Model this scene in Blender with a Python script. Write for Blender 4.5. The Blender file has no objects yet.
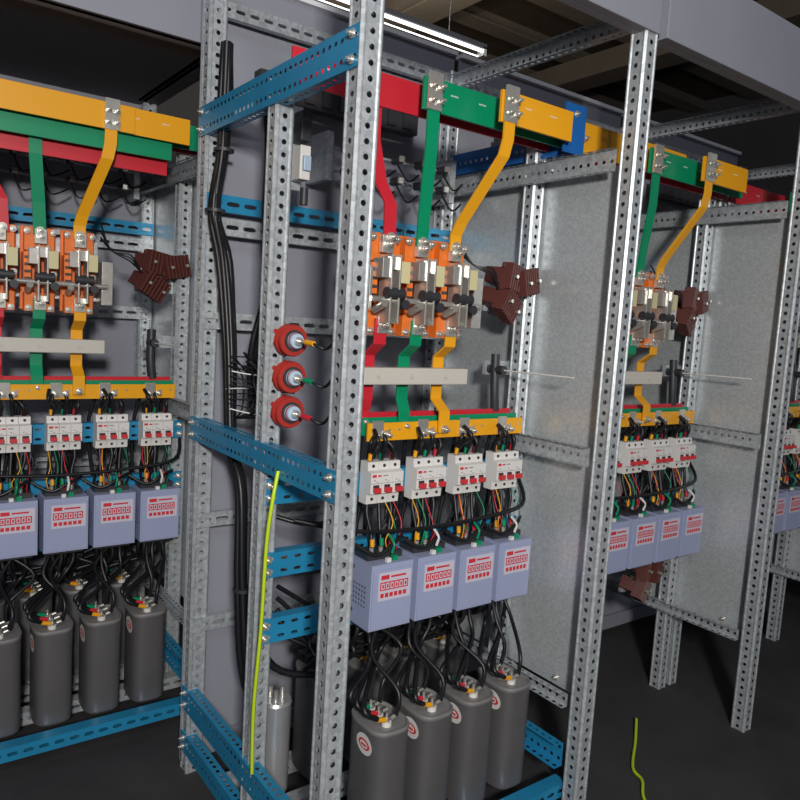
import bpy, math, random
from mathutils import Vector, Matrix
random.seed(7)
W,D,DM=0.8,0.73,0.33
ZB,ZT=-0.12,2.0
sc=bpy.context.scene
sc.view_settings.view_transform='Standard'

# ---------------- materials ----------------
def mat(name,col,rough=.5,metal=0.,var=0.,scale=20.,kind='noise',bump=0.,emit=0.):
    m=bpy.data.materials.new(name);m.use_nodes=True
    nt=m.node_tree;b=nt.nodes['Principled BSDF']
    b.inputs['Base Color'].default_value=(*col,1);b.inputs['Roughness'].default_value=rough
    b.inputs['Metallic'].default_value=metal
    tc=nt.nodes.new('ShaderNodeTexCoord')
    if kind=='vor':
        t=nt.nodes.new('ShaderNodeTexVoronoi');t.inputs['Scale'].default_value=scale;src=t.outputs['Color']
        bw=nt.nodes.new('ShaderNodeRGBToBW');nt.links.new(src,bw.inputs[0]);src=bw.outputs[0]
    else:
        t=nt.nodes.new('ShaderNodeTexNoise');t.inputs['Scale'].default_value=scale;t.inputs['Detail'].default_value=4;src=t.outputs['Fac']
    nt.links.new(tc.outputs['Object'],t.inputs['Vector'])
    if var>0:
        mr=nt.nodes.new('ShaderNodeMapRange');mr.inputs['To Min'].default_value=1-var;mr.inputs['To Max'].default_value=1+var
        mr.inputs['From Min'].default_value=.2;mr.inputs['From Max'].default_value=.8
        nt.links.new(src,mr.inputs['Value'])
        mx=nt.nodes.new('ShaderNodeVectorMath');mx.operation='SCALE';mx.inputs[0].default_value=col
        nt.links.new(mr.outputs[0],mx.inputs['Scale']);nt.links.new(mx.outputs[0],b.inputs['Base Color'])
    if bump>0:
        bp=nt.nodes.new('ShaderNodeBump');bp.inputs['Strength'].default_value=bump;bp.inputs['Distance'].default_value=.002
        nt.links.new(src,bp.inputs['Height']);nt.links.new(bp.outputs[0],b.inputs['Normal'])
    if emit>0:
        b.inputs['Emission Color'].default_value=(*col,1);b.inputs['Emission Strength'].default_value=emit
    return m
M=dict(
 galv=mat('galvanized_steel',(.47,.50,.52),.42,.45,.16,110,'vor'),
 galvp=mat('galvanized_sheet',(.55,.58,.59),.34,.4,.10,170,'vor'),
 blue=mat('blue_coated_steel',(.02,.25,.46),.38,.2,.1,15),
 blued=mat('blue_painted_busbar',(.012,.12,.40),.4),
 paint=mat('grey_lavender_paint',(.26,.265,.31),.55,0,.04,6),
 white=mat('white_edge',(.8,.8,.82),.5),
 red=mat('red_sleeve',(.58,.02,.035),.38),
 green=mat('green_sleeve',(.0,.25,.11),.38),
 yellow=mat('yellow_sleeve',(.82,.37,.01),.38),
 orange=mat('orange_resin',(.75,.17,.02),.45,0,.1,30),
 steel=mat('zinc_bolt',(.62,.60,.55),.3,.7,.1,60),
 black=mat('black_cable',(.008,.008,.010),.42),
 dark=mat('dark_plastic',(.03,.03,.035),.5),
 bwhite=mat('white_plastic',(.70,.68,.65),.45),
 lav=mat('lavender_plastic',(.32,.355,.52),.45,0,.03,10),
 lavd=mat('vent_dark',(.08,.08,.14),.6),
 label=mat('label_paper',(.55,.53,.62),.6),
 ired=mat('red_ink',(.60,.03,.04),.5),
 igrey=mat('grey_ink',(.25,.25,.27),.6),
 cap=mat('capacitor_can',(.155,.148,.15),.34,.45,.06,12),
 captop=mat('capacitor_lid',(.24,.235,.23),.5,.2,.1,30),
 silver=mat('aluminium_can',(.5,.5,.51),.35,.6,.05,8),
 brown=mat('brown_resin',(.095,.026,.021),.45),
 darkred=mat('red_insulator',(.36,.03,.022),.35),
 lblue=mat('insulator_core',(.38,.50,.62),.35),
 beige=mat('beige_support',(.55,.52,.46),.55),
 gy=mat('green_yellow_wire',(.50,.66,.02),.4),
 cream=mat('arc_chute',(.60,.54,.30),.5),
 floor=mat('concrete_floor_dark',(.035,.033,.035),.8,0,.35,5),
 roof=mat('roof_brown',(.075,.055,.038),.8,0,.3,2),
 beam=mat('roof_beam',(.20,.17,.14),.7,0,.15,3),
 wall=mat('workshop_wall',(.10,.10,.11),.8,0,.1,2),
 tube=mat('fluorescent_tube',(.95,.97,1.0),.5,emit=2.2),
)

class MB:
    def __init__(s): s.v=[];s.f=[];s.m=[];s.sm=[]
    def add(s,vs,fs,mt,smooth=False):
        o=len(s.v);s.v+= [tuple(v) for v in vs]
        for f in fs: s.f.append([i+o for i in f]);s.m.append(mt);s.sm.append(smooth)
    def box(s,x0,x1,y0,y1,z0,z1,mt,T=None):
        vs=[Vector((x,y,z)) for z in (z0,z1) for y in (y0,y1) for x in (x0,x1)]
        if T: vs=[T@v for v in vs]
        s.add(vs,[(0,2,3,1),(4,5,7,6),(0,1,5,4),(2,6,7,3),(0,4,6,2),(1,3,7,5)],mt)
    def cyl(s,p0,p1,r0,mt,r1=None,n=12,cap=True):
        p0=Vector(p0);p1=Vector(p1);r1=r0 if r1 is None else r1
        d=(p1-p0).normalized();a=d.orthogonal().normalized();b=d.cross(a)
        vs=[]
        for p,r in((p0,r0),(p1,r1)):
            vs+=[p+r*(math.cos(2*math.pi*i/n)*a+math.sin(2*math.pi*i/n)*b) for i in range(n)]
        s.add(vs,[(i,(i+1)%n,n+(i+1)%n,n+i) for i in range(n)],mt,True)
        if cap: s.add(vs,[tuple(range(n-1,-1,-1)),tuple(range(n,2*n))],mt)
    def tube(s,pts,r,mt,n=6,sub=5):
        P=[Vector(p) for p in pts]
        if len(P)>2:
            Q=[];E=[P[0]]+P+[P[-1]]
            for i in range(1,len(E)-2):
                a,b,c,d=E[i-1:i+3]
                for k in range(sub):
                    t=k/sub
                    Q.append(.5*((2*b)+(c-a)*t+(2*a-5*b+4*c-d)*t*t+(-a+3*b-3*c+d)*t**3))
            Q.append(P[-1]);P=Q
        vs=[];prev=None
        for i,p in enumerate(P):
            t=(P[min(i+1,len(P)-1)]-P[max(i-1,0)]).normalized()
            a=t.orthogonal().normalized() if prev is None else (prev-prev.dot(t)*t).normalized()
            prev=a;b=t.cross(a)
            vs+=[p+r*(math.cos(2*math.pi*k/n)*a+math.sin(2*math.pi*k/n)*b) for k in range(n)]
        fs=[(i*n+k,i*n+(k+1)%n,(i+1)*n+(k+1)%n,(i+1)*n+k) for i in range(len(P)-1) for k in range(n)]
        s.add(vs,fs,mt,True)
    def perf(s,o,eu,ev,L,wd,pitch,hu,hv,mt,seg=12):
        o=Vector(o);eu=Vector(eu);ev=Vector(ev);n=max(1,int(round(L/pitch)));p=L/n
        sl=hu>hv*1.3 or hv>hu*1.3
        for k in range(n):
            c=o+eu*(p*(k+.5))
            outer=[];inner=[]
            for i in range(seg):
                a=2*math.pi*(i+.5)/seg;ca,sa=math.cos(a),math.sin(a)
                q=max(abs(ca),abs(sa));outer.append(c+eu*(ca/q*p/2)+ev*(sa/q*wd/2))
                e=.6 if sl else 1
                inner.append(c+eu*(math.copysign(abs(ca)**e,ca)*hu)+ev*(math.copysign(abs(sa)**e,sa)*hv))
            s.add(outer+inner,[(i,(i+1)%seg,seg+(i+1)%seg,seg+i) for i in range(seg)],mt)
            for sx,sy in((1,1),(-1,1),(-1,-1),(1,-1)):
                cr=c+eu*(sx*p/2)+ev*(sy*wd/2)
                near=sorted(range(seg),key=lambda i:(outer[i]-cr).length)[:2]
                if (outer[near[0]]-cr).length>1e-6:
                    s.add([outer[near[0]],outer[near[1]],cr],[(0,1,2)],mt)
    def quad(s,a,b,c,d,mt): s.add([a,b,c,d],[(0,1,2,3)],mt)
    def ribbon(s,pts,wv,th,mt):
        P=[Vector(p) for p in pts];wv=Vector(wv)/2;vs=[]
        for i,p in enumerate(P):
            t=(P[min(i+1,len(P)-1)]-P[max(i-1,0)]).normalized();nn=t.cross(wv).normalized()*th/2
            vs+=[p-wv-nn,p+wv-nn,p+wv+nn,p-wv+nn]
        fs=[(i*4+k,i*4+(k+1)%4,i*4+4+(k+1)%4,i*4+4+k) for i in range(len(P)-1) for k in range(4)]
        fs+=[(3,2,1,0),tuple(len(vs)-4+k for k in range(4))]
        s.add(vs,fs,mt)
    def bolt(s,p,d,r,h,mt='steel'):
        p=Vector(p);d=Vector(d);s.cyl(p,p+d*h*.25,r*1.5,mt,n=12);s.cyl(p+d*h*.25,p+d*h*.75,r,mt,n=6);s.cyl(p+d*h*.7,p+d*h*1.3,r*.5,mt,n=8)
    def obj(s,name,bev=0,loc=(0,0,0)):
        me=bpy.data.meshes.new(name);L=Vector(loc)
        me.from_pydata([Vector(v)-L for v in s.v],[],s.f)
        used=[]
        for k in s.m:
            if k not in used: used.append(k)
        for k in used: me.materials.append(M[k])
        for p,k,sm in zip(me.polygons,s.m,s.sm): p.material_index=used.index(k);p.use_smooth=sm
        me.update()
        o=bpy.data.objects.new(name,me);sc.collection.objects.link(o);o.location=L
        if bev:
            b=o.modifiers.new('bev','BEVEL');b.width=bev;b.segments=2;b.limit_method='ANGLE';b.angle_limit=math.radians(50)
        return o
X,Y,Z=Vector((1,0,0)),Vector((0,1,0)),Vector((0,0,1))

def post(b,cx,cy,w=.05,z0=ZB,z1=ZT,mt='galv'):
    h=w/2;c=.005
    L=z1-z0
    for (nx,ny) in ((0,-1),(-1,0),(1,0),(0,1)):
        n=Vector((nx,ny,0));t=Vector((-ny,nx,0))
        ctr=Vector((cx,cy,z0))+n*h
        b.perf(ctr-n*.0025,Z,t,L,w-.022,.0275,.0058,.0058,mt)
        for sg in(-1,1):
            a=ctr+t*sg*(w/2-.011)-n*.0025;q=ctr+t*sg*(w/2-c-.003);e=ctr+t*sg*(w/2-c)
            b.quad(a,q,q+Z*L,a+Z*L,mt);b.quad(q,e,e+Z*L,q+Z*L,mt)
        e=ctr+t*(w/2-c);g=ctr+t*(w/2)-n*c
        b.quad(e,g,g+Z*L,e+Z*L,mt)

def beam_y(b,x,y0,y1,z0,z1,mt,fl=.03,pitch=.025,rows=1,side=1):
    h=z1-z0
    for r in range(rows):
        b.perf((x,y0,z0+h*(r+.5)/rows),Y,Z,y1-y0,h/rows,pitch,.005,.005,mt)
    b.perf((x+side*fl/2,y0,z1),Y,X,y1-y0,fl,pitch*1.0,.006,.005,mt);b.perf((x+side*fl/2,y0,z0),Y,X,y1-y0,fl,pitch,.006,.005,mt)
def rail_x(b,y,x0,x1,z0,z1,mt,fl=.02,pitch=.04,slot=(.013,.005),rows=1):
    h=z1-z0
    for r in range(rows):
        b.perf((x0,y,z0+h*(r+.5)/rows),X,Z,x1-x0,h/rows,pitch,slot[0],slot[1],mt)
    b.quad((x0,y,z1),(x1,y,z1),(x1,y+fl,z1),(x0,y+fl,z1),mt);b.quad((x0,y,z0),(x1,y,z0),(x1,y+fl,z0),(x0,y+fl,z0),mt)

made=[]
def reg(o): made.append(o);return o

# ---------------- cabinet frame ----------------
def make_frame(left=True):
    b=MB()
    for cx in((0,W) if left else (W,)):
        for cy in(0,D): post(b,cx,cy)
    for cx in (0,W): post(b,cx,DM,.046,ZB,1.72)
    if left:
        for z0,z1 in((1.645,1.72),(.842,.905),(.065,.13),(-.06,-.005)):
            beam_y(b,-.027,-.02,D+.02,z0,z1,'blue',rows=2 if z1-z0>.06 else 1,pitch=.0225)
            for yy in(0.0,D):
                for zz in(z0+.015,z1-.015): b.bolt((-.027,yy,zz),(-1,0,0),.006,.01)
        beam_y(b,-.02,0.03,D-.03,2.03,2.075,'galv')
    for z0,z1 in((1.60,1.655),(.85,.90),(.19,.225)):
        beam_y(b,W-.026,0.03,D-.03,z0,z1,'galv',side=-1,rows=1,fl=.02)
    beam_y(b,W-.02,0.03,D-.03,1.93,1.975,'galv',side=-1,fl=.03)
    if left: beam_y(b,W-.026,0.03,D-.03,.02,.085,'blue',side=-1,rows=2)
    for z0,z1,m_ in((1.455,1.50,'blue'),(1.395,1.44,'galv'),(1.145,1.19,'galv'),(.60,.64,'galv'),(.30,.34,'galv')):
        rail_x(b,D-.03,-.02,W+.02,z0,z1,m_,pitch=.05,slot=(.018,.006))
    rail_x(b,D-.02,0,W,1.95,1.99,'galv')
    if left:
        for yy in(.03,.20,.34,.50): rail_x(b,yy,0,W,-.075,-.035,'galv' if yy>.1 else 'blue',fl=.04,pitch=.04)
    return b.obj('switchgear_cabinet_frame')
frame=reg(make_frame(True))
b=MB();b.box(-.02,W+.02,-.03,-.005,1.925,2.12,'paint');b.box(-.02,W+.02,-.005,.03,2.10,2.12,'paint')
b.box(-.02,W+.02,-.005,.02,1.925,1.93,'paint')
reg(b.obj('cabinet_header_panel',.002))
b=MB();b.box(-.025,W+.025,.757,.762,-.1,2.065,'paint');b.box(-.025,W+.025,.74,.775,2.065,2.078,'white')
b.box(-.025,W+.025,.74,.757,-.1,-.04,'paint')
reg(b.obj('cabinet_rear_panel'))
b=MB();b.box(W+.026,W+.029,.0,D,.2,1.63,'galvp')
for zz in(.22,.88,1.61):
    for yy in(.12,.42,.6): b.bolt((W+.026,yy,zz),(-1,0,0),.006,.008)
reg(b.obj('cabinet_side_panel'))

# ---------------- mounting rails ----------------
for z0,z1 in((.76,.82),(.585,.645),(.425,.485)):
    b=MB();y=.303
    rail_x(b,y,-.01,W+.01,z0,z1,'blue',fl=.03,pitch=.036,rows=2,slot=(.009,.004))
    for xx in(.0,W):
        for dz in(.015,-.015): b.bolt((xx,y,(z0+z1)/2+dz),(0,-1,0),.007,.014)
    reg(b.obj('mounting_rail'))

# ---------------- busbars ----------------
def busbar(nm,y,x0,x1,mt,strap,sw=.034,front=True):
    b=MB();b.box(x0,x1,y,y+.008,1.69,1.765,mt)
    b.ribbon(strap,(sw,0,0),.006,mt)
    p=Vector(strap[0])
    if front:
        for dx in(-.012,.012):
            for dz in(-.018,-.05): b.bolt((p.x+dx,p.y-.004,1.76+dz),(0,-1,0),.007,.018)
        b.box(p.x-.02,p.x+.02,p.y-.006,p.y+.002,1.69,1.775,'steel')
    x=x0+.08
    while x<x1-.06:
        if abs(x-p.x)>.05:
            for i in range(6): b.box(x+i*.004,x+i*.004+.0025,y-.0004,y,1.735,1.7385,'bwhite')
        x+=.09
    e=Vector(strap[-1]);b.bolt((e.x,e.y-.003,e.z+.012),(0,-1,0),.008,.02)
    return reg(b.obj(nm,.001))
busbar('red_busbar',.285,.0,.84,'red',[(.225,.298,1.74),(.225,.298,1.62),(.235,.275,1.52),(.258,.262,1.47),(.262,.262,1.38)],front=False)
busbar('green_busbar',.225,.31,.84,'green',[(.335,.218,1.772),(.338,.222,1.60),(.352,.25,1.47),(.358,.262,1.38)])
busbar('yellow_busbar',.165,.50,.755,'yellow',[(.525,.158,1.775),(.522,.158,1.65),(.515,.162,1.61),(.47,.25,1.45),(.465,.262,1.42),(.465,.262,1.38)])
b=MB();b.box(.76,.84,.195,.20,1.672,1.80,'blued');beam_y(b,.80,.2,D-.03,1.675,1.74,'blued',rows=1,fl=.03)
b.bolt((.80,.195,1.775),(0,-1,0),.006,.01)
reg(b.obj('blue_side_channel'))

# ---------------- isolator switch ----------------
b=MB()
for i,x in enumerate((.255,.36,.468)):
    b.box(x-.047,x+.047,.30,.312,1.165,1.405,'orange')
    b.box(x-.04,x+.04,.275,.30,1.335,1.40,'orange')
    b.box(x-.045,x-.025,.255,.30,1.24,1.33,'orange');b.box(x+.028,x+.045,.265,.30,1.25,1.33,'orange')
    b.box(x-.04,x+.04,.27,.30,1.16,1.215,'orange')
    for zz in(1.375,1.185):
        b.box(x-.016,x+.016,.255,.272,zz-.02,zz+.022,'steel');b.bolt((x,.255,zz),(0,-1,0),.008,.02)
    for dx in(-.012,.012): b.box(x+dx-.0025,x+dx+.0025,.215,.265,1.19,1.35,'steel')
    b.box(x-.02,x+.02,.225,.262,1.315,1.345,'steel')
    b.box(x+.012,x+.04,.215,.262,1.285,1.335,'cream');b.box(x-.036,x-.014,.22,.262,1.295,1.34,'steel')
    b.cyl((x-.02,.225,1.26),(x+.03,.225,1.26),.014,'dark')
    b.cyl((x-.036,.245,1.22),(x-.036,.205,1.235),.009,'steel');b.cyl((x+.03,.25,1.235),(x+.03,.21,1.235),.012,'dark')
    for dx,zz in((-.035,1.39),(.035,1.39),(-.03,1.17),(.03,1.17),(.036,1.27)): b.bolt((x+dx,.27 if zz!=1.27 else .262,zz),(0,-1,0),.006,.012)
    for s_ in range(4): b.box(x-.043,x-.026,.2535,.2555,1.25+s_*.02,1.258+s_*.02,'dark')
b.cyl((.20,.235,1.245),(.54,.235,1.245),.007,'steel')
b.box(.20,.53,.312,.33,1.20,1.24,'galv');b.box(.20,.53,.312,.33,1.34,1.38,'galv')
b.box(.528,.56,.25,.31,1.19,1.32,'steel');b.box(.195,.203,.235,.312,1.22,1.32,'steel')
reg(b.obj('isolator_switch',.0015))

b=MB()
b.box(.215,.545,.268,.30,1.04,1.082,'beige')
for x in(.26,.36,.47): b.bolt((x,.268,1.061),(0,-1,0),.006,.004,'beige')
reg(b.obj('busbar_support_bar',.003))
for nm,x,mt,yb,zb in(('red_busbar_strap',.25,'red',.325,.955),('green_busbar_strap',.358,'green',.30,.945),('yellow_busbar_strap',.47,'yellow',.275,.935)):
    b=MB();b.ribbon([(x,.26,1.20),(x,.262,1.14),(x,.305,1.11),(x,.305,1.0),(x,yb-.01,.97),(x,yb-.01,zb-.02)],(.034,0,0),.006,mt)
    b.box(.24,.77,yb,yb+.006,zb-.035,zb+.01,mt)
    b.bolt((x,.257,1.185),(0,-1,0),.008,.02);b.bolt((x,yb-.013,zb-.01),(0,-1,0),.007,.018)
    for k in range(4):
        for j in range(2): b.bolt((.265+.14*k+.03*j+(.0 if mt=='yellow' else .04),yb,zb-.018),(0,-1,0),.007,.02)
        if mt=='yellow': b.box(.252+.14*k,.285+.14*k,yb-.004,yb,zb-.03,zb+.016,'steel')
    reg(b.obj(nm,.0008))

# ---------------- breakers ----------------
def breaker():
    b=MB();w=.098
    prof=[(.30,.745),(.268,.745),(.266,.770),(.250,.774),(.250,.826),(.266,.830),(.268,.85),(.30,.85)]
    for i in range(3):
        x0=i*w/3+.0004;x1=(i+1)*w/3-.0004;n=len(prof)
        vs=[(x0,p[0],p[1]) for p in prof]+[(x1,p[0],p[1]) for p in prof]
        b.add(vs,[tuple(range(n)),tuple(range(2*n-1,n-1,-1))]+[(i_,n+i_,n+(i_+1)%n,(i_+1)%n) for i_ in range(n)],'bwhite')
        xc=(x0+x1)/2
        b.box(xc-.009,xc+.009,.2492,.25,.778,.796,'dark')
        b.box(xc-.0085,xc+.0085,.238,.25,.778,.790,'ired')
        for zz in(.7575,.840): b.cyl((xc,.2675,zz),(xc,.2655,zz),.0042,'dark',n=10)
        b.box(xc-.007,xc-.003,.2492,.25,.806,.809,'igrey');b.box(xc-.001,xc+.006,.2492,.25,.803,.8045,'igrey')
        for zz in(.85,.745): b.cyl((xc,.283,zz-.001),(xc,.283,zz+.001),.006,'dark',n=10)
    b.box(.004,.016,.2492,.25,.815,.822,'ired');b.box(.02,.03,.2492,.25,.816,.8205,'ired')
    b.box(.036,.05,.2492,.25,.817,.820,'igrey')
    b.box(0,w,.2485,.25,.7995,.8005,'igrey')
    b.box(0.01,w-.01,.30,.303,.77,.83,'galv')
    return b
for k in range(4):
    bb=breaker();bb.v=[(v[0]+.241+.14*k,v[1],v[2]) for v in bb.v]
    reg(bb.obj('circuit_breaker',.0012))
# ---------------- switching modules ----------------
for k in range(4):
    b=MB();x0=.224+.14*k;x1=x0+.124
    b.box(x0,x1,.20,.302,.448,.612,'lav')
    b.box(x0+.004,x1-.004,.197,.20,.453,.60,'lav')
    b.box(x0+.02,x1-.008,.1955,.197,.522,.592,'label')
    b.box(x0+.026,x0+.05,.195,.1955,.575,.586,'ired');b.box(x0+.055,x0+.10,.195,.1955,.578,.583,'ired')
    b.box(x0+.024,x0+.108,.195,.1955,.548,.569,'ired')
    for i in range(6):
        b.box(x0+.027+i*.0135,x0+.037+i*.0135,.1946,.195,.551,.566,'label')
        b.box(x0+.0295+i*.0135,x0+.0345+i*.0135,.1942,.1946,.554,.563,'ired')
        b.box(x0+.026+i*.0135,x0+.036+i*.0135,.195,.1955,.530,.541,'ired')
    for i in range(6):
        for j in range(5): b.box(x0-.0006,x0,.222+i*.012,.227+i*.012,.50+j*.012,.506+j*.012,'lavd')
    b.cyl((x0-.002,.28,.59),(x0,.28,.59),.006,'dark');b.cyl((x0-.002,.28,.48),(x0,.28,.48),.006,'dark')
    b.box(x0+.01,x1-.01,.235,.295,.612,.628,'dark')
    for i,mt in enumerate(('yellow','green','red')): b.cyl((x0+.03+i*.028,.25,.628),(x0+.03+i*.028,.25,.640),.006,'steel')
    b.box(x0+.07,x0+.085,.212,.222,.612,.625,'green');b.box(x0+.05,x0+.062,.208,.218,.612,.622,'bwhite')
    b.box(x0+.01,x1-.01,.22,.29,.436,.448,'dark')
    b.box(x0+.02,x1-.02,.302,.304,.45,.61,'galv')
    reg(b.obj('capacitor_switching_module',.003))
# ---------------- capacitors ----------------
CY,CZ=.155,.245
def capacitor(cx,cy,zt=CZ,zb=-.035,hx=.053,hy=.070,lab=True):
    b=MB();n=40
    def ring(z,s):
        r=[]
        for i in range(n):
            a=2*math.pi*i/n;ca,sa=math.cos(a),math.sin(a);e=.6
            r.append((cx+hx*s*math.copysign(abs(ca)**e,ca),cy+hy*s*math.copysign(abs(sa)**e,sa),z))
        return r
    lv=[(zb,.94,'cap'),(zb+.006,1,'cap'),(zt-.004,1,'cap'),(zt+.002,1.03,'captop'),(zt+.008,1.02,'captop'),(zt+.008,.95,'captop'),(zt+.002,.93,'captop')]
    for (z0,s0,_),(z1,s1,mt) in zip(lv,lv[1:]):
        b.add(ring(z0,s0)+ring(z1,s1),[(i,(i+1)%n,n+(i+1)%n,n+i) for i in range(n)],mt,True)
    b.add(ring(zt+.002,.93),[tuple(range(n))],'captop');b.add(ring(zb,.94),[tuple(range(n-1,-1,-1))],'cap')
    for i,mt in enumerate(('green','red','yellow')):
        y=cy+.036-i*.034;x=cx-.004
        b.cyl((x,y,zt),(x,y,zt+.012),.012,'bwhite',n=14);b.cyl((x,y,zt+.012),(x,y,zt+.02),.009,'steel',n=6);b.cyl((x,y,zt+.02),(x,y,zt+.034),.0035,'steel',n=8)
        b.cyl((x-.006,y-.002,zt+.018),(x-.03,y-.004,zt+.026),.0062,mt,n=8)
        b.cyl((x+.012,y,zt+.016),(x+.026,y,zt+.02),.005,'steel',n=8)
    if lab:
        x=cx-hx-.0008
        for r_,mt,dx in((1,'bwhite',0),(.72,'ired',-.0006),(.5,'bwhite',-.0012)):
            vs=[(x+dx,cy-.016+.032*r_*math.cos(2*math.pi*i/24),zt-.038+.025*r_*math.sin(2*math.pi*i/24)*(1 if r_==1 else .7)) for i in range(24)]
            b.add(vs,[tuple(range(24))],mt)
        b.box(x-.002,x-.0016,cy-.028,cy-.006,zt-.041,zt-.036,'ired')
    return b
capx=[.242+.137*k for k in range(4)]
for cy in(CY,.44):
    for cx in capx: reg(capacitor(cx,cy,lab=cy<.2).obj('power_capacitor'))
b=MB();c=(.10,.42);b.cyl((c[0],c[1],-.035),(c[0],c[1],.205),.04,'silver',n=32);b.cyl((c[0],c[1],.205),(c[0],c[1],.212),.042,'silver',r1=.038,n=32)
for i in range(3):
    a=i*2.1;b.cyl((c[0]+.018*math.cos(a),c[1]+.018*math.sin(a),.21),(c[0]+.018*math.cos(a),c[1]+.018*math.sin(a),.24),.007,'steel')
reg(b.obj('cylindrical_capacitor'))

# ---------------- surge arresters ----------------
for i,(z,mt) in enumerate(((1.139,'yellow'),(1.057,'green'),(.978,'red'))):
    b=MB();x=.024
    b.cyl((x,.33,z),(x,.255,z),.018,'darkred',n=24)
    for j in range(3):
        y=.315-j*.022;b.cyl((x,y,z),(x,y-.005,z),.036,'darkred',r1=.034,n=32);b.cyl((x,y,z),(x,y+.006,z),.036,'darkred',r1=.022,n=32)
    b.cyl((x,.268,z),(x,.262,z),.024,'dark',n=28)
    b.cyl((x,.262,z),(x,.250,z),.0185,'lblue',r1=.016,n=28);b.cyl((x,.25,z),(x,.240,z),.010,'steel',n=6);b.cyl((x,.24,z),(x,.205,z),.004,'steel',n=10)
    b.cyl((x,.212,z),(x+.004,.185,z-.002),.006,mt,n=10)
    b.tube([(x+.004,.187,z-.002),(x+.03,.17,z-.01),(x+.09,.22,z+.03),(x+.16,.29,z+.10)],.0035,'black')
    reg(b.obj('surge_arrester'))
# ---------------- brown current transformers ----------------
def make_ct():
    b=MB()
    for j,(px,pz,rot) in enumerate(((.685,1.265,.5),(.755,1.325,-.2),(.70,1.335,.15))):
        T=Matrix.Translation((px,.33,pz))@Matrix.Rotation(rot,4,'Y')@Matrix.Rotation(.35,4,'Z')
        b.box(-.045,.045,-.02,.03,-.022,.022,'brown',T)
        for i in range(7): b.box(-.046+i*.014,-.039+i*.014,-.055,-.018,-.036,.036,'brown',T)
        b.box(-.052,.052,-.03,-.02,.020,.032,'brown',T)
        for sx in(-.03,.03):
            q=T@Vector((sx,-.055,.0));b.cyl(q,q+Vector((0,-.012,0)),.005,'steel',n=8)
    b.box(.655,.80,.345,.36,1.24,1.29,'galv')
    for i in range(3): b.tube([(.66,.30,1.30),(.62,.28,1.33+.01*i),(.57,.31,1.36),(.55,.36,1.40+.02*i)],.003,'black')
    return b.obj('current_transformer',.002)
ct=reg(make_ct())
b=MB();b.cyl((.709,.36,1.076),(.709,.05,1.08),.0025,'bwhite');b.cyl((.709,.36,1.076),(.709,.30,1.077),.013,'dark');b.tube([(.709,.34,1.12),(.705,.33,1.02),(.712,.33,.96)],.014,'dark')
b.box(.69,.80,.36,.37,1.06,1.10,'galv')
reg(b.obj('operating_shaft'))
# ---------------- rear clutter ----------------
b=MB()
for z in(1.66,1.60):
    b.cyl((.30,.62,z),(.72,.62,z),.004,'galv')
    for k in range(5):
        x=.34+.085*k;b.cyl((x,.62,z-.0),(x,.58,z),.012,'dark');b.box(x-.008,x+.008,.575,.583,z-.008,z+.008,'steel')
        b.tube([(x,.60,z-.01),(x+.02,.57,z-.06),(x+.08,.6,z-.03)],.003,'black')
b.box(.28,.30,.61,.72,1.57,1.70,'galv');b.box(.72,.74,.61,.72,1.57,1.70,'galv')
b.box(.10,.62,.66,.70,1.76,1.83,'dark')
for k in range(9): b.box(.12+.055*k,.15+.055*k,.65,.66,1.77,1.82,'dark')
reg(b.obj('terminal_insulator_rack'))
b=MB()
b.box(.10,.128,.42,.47,1.52,1.60,'bwhite');b.box(.10,.128,.42,.47,1.61,1.68,'dark');b.box(.105,.125,.41,.42,1.54,1.575,'lblue');b.box(.045,.13,.47,.48,1.50,1.70,'galv');b.cyl((.114,.42,1.50),(.114,.42,1.46),.01,'dark')
reg(b.obj('control_relay',.002))
# ---------------- cabling ----------------
R=random.uniform
b=MB()
for i in range(7):
    o=(R(-.012,.012),R(-.016,.016))
    w=lambda:R(-.006,.006)
    b.tube([(.0+o[0],.64+o[1],1.86),(.005+o[0]+w(),.65+o[1],1.72),(.0+o[0],.645+o[1],1.6),(-.01+o[0]+w(),.665+o[1],1.45),(.015+o[0]*2,.64+o[1]*1.5,1.32),(.02+o[0]+w(),.60+o[1],1.1),(.015+o[0],.56+o[1],.86),(.02+o[0],.50+o[1],.75),(.02+o[0]+w(),.47+o[1],.5),(.05+o[0]*2,.46+o[1]*2,.25),(.13,.46,.05)],.0085,'black')
for z,p in((1.72,(.005,.65)),(1.6,(0,.645)),(1.45,(-.01,.665)),(.86,(.015,.56)),(.5,(.02,.47))):
    b.cyl((p[0],p[1],z-.004),(p[0],p[1],z+.004),.026,'dark',n=16)
for i in range(4):
    o=(R(-.01,.01),R(-.012,.012))
    b.tube([(.06+o[0],.52+o[1],1.75),(.05+o[0],.48+o[1],1.55),(.04+o[0],.46+o[1],1.42),(.07+o[0],.49+o[1],1.28),(.045+o[0],.52+o[1],1.1),(.07+o[0],.56+o[1],.95)],.008,'black')
for i in range(3):
    b.tube([(.03+.01*i,.40+.015*i,.86),(.02+.01*i,.42,.70),(.02,.40+.01*i,.45),(.07,.38,.32),(.18,.36,.28)],.009,'black')
for i in range(10):
    y=.5+R(-.05,.08);b.tube([(.02,y,1.08+R(-.02,.02)),(.03+R(0,.05),y+R(-.02,.02),1.02),(.03+R(0,.05),y-.02,.95),(.03,.58,.92)],.0025,'black')
for i in range(12):
    z=.95+.012*i;b.tube([(.0,.56+R(-.02,.02),z),(.06,.50,z+R(-.02,.02)),(.12,.45+R(-.03,.03),z+R(-.03,.03))],.0018,'bwhite' if i%4==0 else 'black')
reg(b.obj('control_cable_bundle'))
b=MB();b.tube([(-.03,.21,.86),(-.045,.20,.80),(-.05,.21,.70),(-.045,.23,.5),(-.04,.26,.3),(-.03,.275,.13)],.0045,'gy')
reg(b.obj('earth_wire'))
b=MB();lo=MB()
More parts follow.
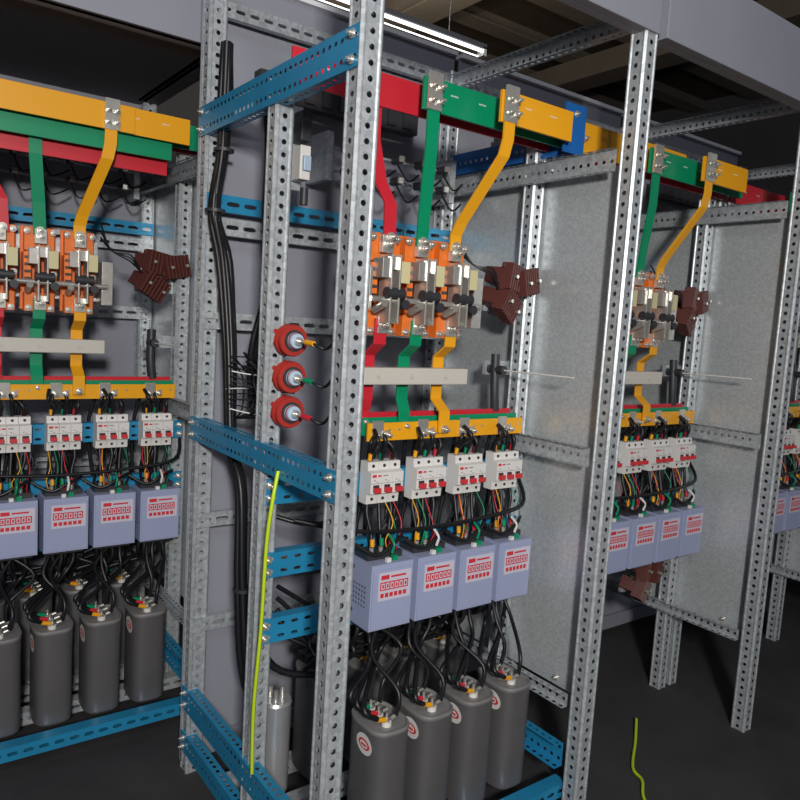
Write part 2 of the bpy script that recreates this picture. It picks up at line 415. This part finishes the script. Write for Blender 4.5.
cols=('yellow','green','red')
for k in range(4):
    bx=.241+.14*k;mx=.226+.14*k;cx=capx[k]
    for i in range(3):
        x=bx+.016+i*.033
        x2=x+R(-.012,.012);yb=(.275,.30,.325)[i]
        b.tube([(x2,yb-.008,.93),(x2+R(-.01,.01),yb-.035,.905),(x+R(-.01,.01),.272,.88),(x,.283,.85)],.0058,'black')
        b.tube([(x2+.01,yb,.92),(x2+R(-.015,.015),yb-.01,.895),(x+.008,.295,.87),(x+.006,.315,.80)],.0048,'black')
        b.cyl((x,.283,.852),(x,.281,.868),.0062,cols[i],n=8)
        b.tube([(x,.283,.75),(x+R(-.006,.006),.275,.72),(mx+.03+i*.028,.262,.68),(mx+.03+i*.028,.25,.64)],.0055,'black')
        b.cyl((mx+.03+i*.028,.25,.642),(mx+.03+i*.028,.252,.66),.0060,cols[i],n=8)
        yt=CY+.036-i*.034;yt2=.44+.036-i*.034
        lo.tube([(mx+.03+i*.03,.255,.445),(mx+.03+i*.03+R(-.01,.01),.25,.40),(mx+.02+i*.03+R(-.03,.03),.235+R(-.02,.03),.35),(cx-.065,yt+R(-.01,.01),.305),(cx-.034,yt-.004,.272)],.0065,'black')
        lo.tube([(mx+.02+i*.03,.275,.445),(mx+.03+i*.03+R(-.02,.02),.28,.39),(mx+.03+i*.02+R(-.03,.03),.38,.34),(cx-.06,yt2,.305),(cx-.034,yt2-.004,.272)],.0065,'black')
        if i!=1: lo.tube([(mx+.04+i*.02,.265,.445),(mx+R(.0,.12),.22,.38),(cx+.03,.19-i*.03,.32),(cx+.022,yt,.265)],.0058,'black')
        b.tube([(x+.01,.34,.93),(x+R(-.02,.02),.36,.80),(x+R(-.02,.02),.37,.6),(x+R(-.03,.03),.38,.42)],.006,'black')
        lo.tube([(x,.37,.5),(x+R(-.03,.03),.38,.42),(cx+.02,yt2,.27)],.006,'black')
    for i in range(3):
        x=mx+R(.01,.11);b.tube([(x,.27,.745),(x+R(-.01,.01),.24,.70),(x+R(-.02,.02),.235,.66),(x,.245,.625)],.0015,('red','yellow','green')[i])
    for i in range(4):
        x=mx+R(0,.12);b.tube([(x,.285,.74),(x+R(-.02,.02),.28,.70),(x+R(-.03,.03),.29,.66),(x,.30,.60)],.0045,'black')
    b.tube([(mx-.03,.235,.66),(mx+.02,.215,.632),(mx+.07,.215,.655),(mx+.11,.24,.665)],.005,'black')
    b.tube([(mx+.066,.215,.632),(mx+.068,.212,.655),(mx+.07,.235,.67)],.004,'bwhite' if k%2 else 'green')
b.tube([(.06,.29,.72),(.2,.24,.69),(.4,.235,.675),(.6,.235,.68),(.76,.24,.70),(.80,.30,.76)],.006,'black')
for j in range(3): b.tube([(.03,.36,.72-.12*j),(.10,.32,.70-.12*j),(.2,.33,.69-.12*j)],.006,'black')
for j in range(5):
    lo.tube([(.08,.40,.40+.03*j),(.2+R(0,.2),.30+R(0,.1),.33+R(0,.06)),(.5+R(0,.1),.34,.36+R(0,.04)),(.75,.38,.40+.02*j)],.0065,'black')
for j in range(14):
    x=R(.15,.7);lo.tube([(x,.33,.45),(x+R(-.04,.04),.33,.39),(x+R(-.06,.06),.32+R(-.03,.06),.35),(x+R(-.05,.05),.38,.29)],.006,'black')
reg(b.obj('power_wiring_harness'));reg(lo.obj('capacitor_lead_wires'))

base=list(made)
def copy_all(dx,dy,skip=()):
    for o in base:
        n=o.name.split('.')[0]
        if n in skip: continue
        c=o.copy();c.name=n;c.location=o.location+Vector((dx,dy,0));sc.collection.objects.link(c)
rs=('blue_side_channel','power_capacitor','capacitor_lead_wires','earth_wire','switchgear_cabinet_frame','control_cable_bundle','cylindrical_capacitor','control_relay','surge_arrester')
copy_all(.87,0,rs);copy_all(1.74,0,rs)
fr=make_frame(False);fr.location=(.87,0,0)
f2=fr.copy();f2.location=(1.74,0,0);sc.collection.objects.link(f2)
copy_all(-.69,.91,('blue_side_channel',))
c=ct.copy();c.location=(.73,-.02,-.94);sc.collection.objects.link(c)
b=MB();b.box(.86,1.40,.25,.258,1.70,1.785,'yellow');b.bolt((.90,.25,1.74),(0,-1,0),.007,.016);b.obj('yellow_busbar',.001)
for nm,mt,y,z in(('green_busbar','green',1.10,1.64),('red_busbar','red',1.14,1.60)):
    b=MB();b.box(-1.5,.02,y,y+.008,z,z+.06,mt);b.obj(nm,.001)
b=MB();b.box(-1.5,-.1,1.068,1.076,1.69,1.765,'yellow');b.obj('yellow_busbar',.001)
b=MB();b.box(-1.6,.14,.9,1.68,1.93,1.95,'wall');b.box(-1.6,.14,.87,.9,1.925,2.12,'paint');b.obj('header_with_added_lid')  # rear row header, plus a lid added to give the dark band below it
b=MB();b.tube([(1.36,.20,-.10),(1.26,.13,-.112),(1.13,.045,-.112),(1.10,-.01,-.112),(1.025,-.073,-.112),(.97,-.20,-.112)],.005,'gy');b.obj('earth_wire')

# ---------------- room ----------------
def slab(nm,x0,x1,y0,y1,z0,z1,mt):
    b=MB();b.box(x0,x1,y0,y1,z0,z1,mt);return b.obj(nm)
slab('floor',-6,9,-5,7,ZB-.05,ZB,'floor')
slab('ceiling',-6,9,-5,7,4.6,4.65,'roof')
slab('wall_back',-6,9,7,7.1,ZB,4.65,'wall');slab('wall_right',9,9.1,-5,7,ZB,4.65,'wall');slab('wall_left',-6.1,-6,-5,7,ZB,4.65,'wall')
for i in range(7):
    b=MB();y=.6+i*.9
    b.box(-6,9,y,y+.12,4.48,4.6,'beam');b.box(-6,9,y-.06,y+.18,4.46,4.48,'beam');b.obj('ceiling_beam')
for i in range(3):
    b=MB();x=1+i*2.6;b.box(x,x+.2,-5,7,4.2,4.46,'beam');b.box(x-.08,x+.28,-5,7,4.18,4.2,'beam');b.obj('roof_girder')
for i in range(3):
    b=MB();x=-2.09+i*1.28
    b.box(x,x+1.22,1.585,1.625,2.522,2.545,'wall')
    b.cyl((x+.02,1.59,2.51),(x+1.20,1.59,2.51),.008,'tube',n=12);b.cyl((x+.02,1.625,2.495),(x+1.20,1.625,2.495),.003,'tube',n=12)
    for xx in(x,x+1.20): b.box(xx,xx+.02,1.585,1.63,2.49,2.53,'bwhite')
    for xx in(x+.2,x+1.0): b.cyl((xx,1.61,2.54),(xx,1.61,4.6),.003,'steel',n=6)
    b.obj('fluorescent_lamp')

# ---------------- lights ----------------
def area(nm,loc,tgt,size,power,col=(1,1,1)):
    l=bpy.data.lights.new(nm,'AREA');l.size=size;l.energy=power;l.color=col
    o=bpy.data.objects.new(nm,l);sc.collection.objects.link(o);o.location=loc
    o.rotation_euler=(Vector(tgt)-Vector(loc)).to_track_quat('-Z','Y').to_euler();return o
area('camera_flash',(-1.15,-2.3,1.75),(.35,.3,.95),.22,82,(1,.97,.93))  # stands for the camera flash, set back behind the camera for slower falloff
area('added_roof_uplight',(-2.2,-3.0,4.3),(0,.5,.8),1.8,70,(.9,.93,1))
area('added_roof_uplight',(2.0,3.5,3.2),(2.0,4.0,5),1.5,60,(1,.88,.72))  # upward fill added to brighten the roof, no fixture here
w=bpy.data.worlds.new('workshop_ambient');sc.world=w;w.use_nodes=True
w.node_tree.nodes['Background'].inputs[0].default_value=(.6,.65,.8,1);w.node_tree.nodes['Background'].inputs[1].default_value=.14

# ---------------- camera ----------------
yaw,pitch,roll,f=0.6368,-0.1067,0.0617,728.2561
fw=Vector((math.sin(yaw)*math.cos(pitch),math.cos(yaw)*math.cos(pitch),math.sin(pitch)))
r=Vector((math.cos(yaw),-math.sin(yaw),0));u=r.cross(fw)
c,s=math.cos(roll),math.sin(roll);r2=c*r+s*u;u2=-s*r+c*u
cam=bpy.data.cameras.new('camera');co=bpy.data.objects.new('camera',cam);sc.collection.objects.link(co)
mw=Matrix((( r2.x,u2.x,-fw.x,-.7429),(r2.y,u2.y,-fw.y,-1.1779),(r2.z,u2.z,-fw.z,1.1949),(0,0,0,1)))
co.matrix_world=mw;cam.sensor_width=36;cam.lens=f/800*36;cam.clip_start=.02
sc.camera=co
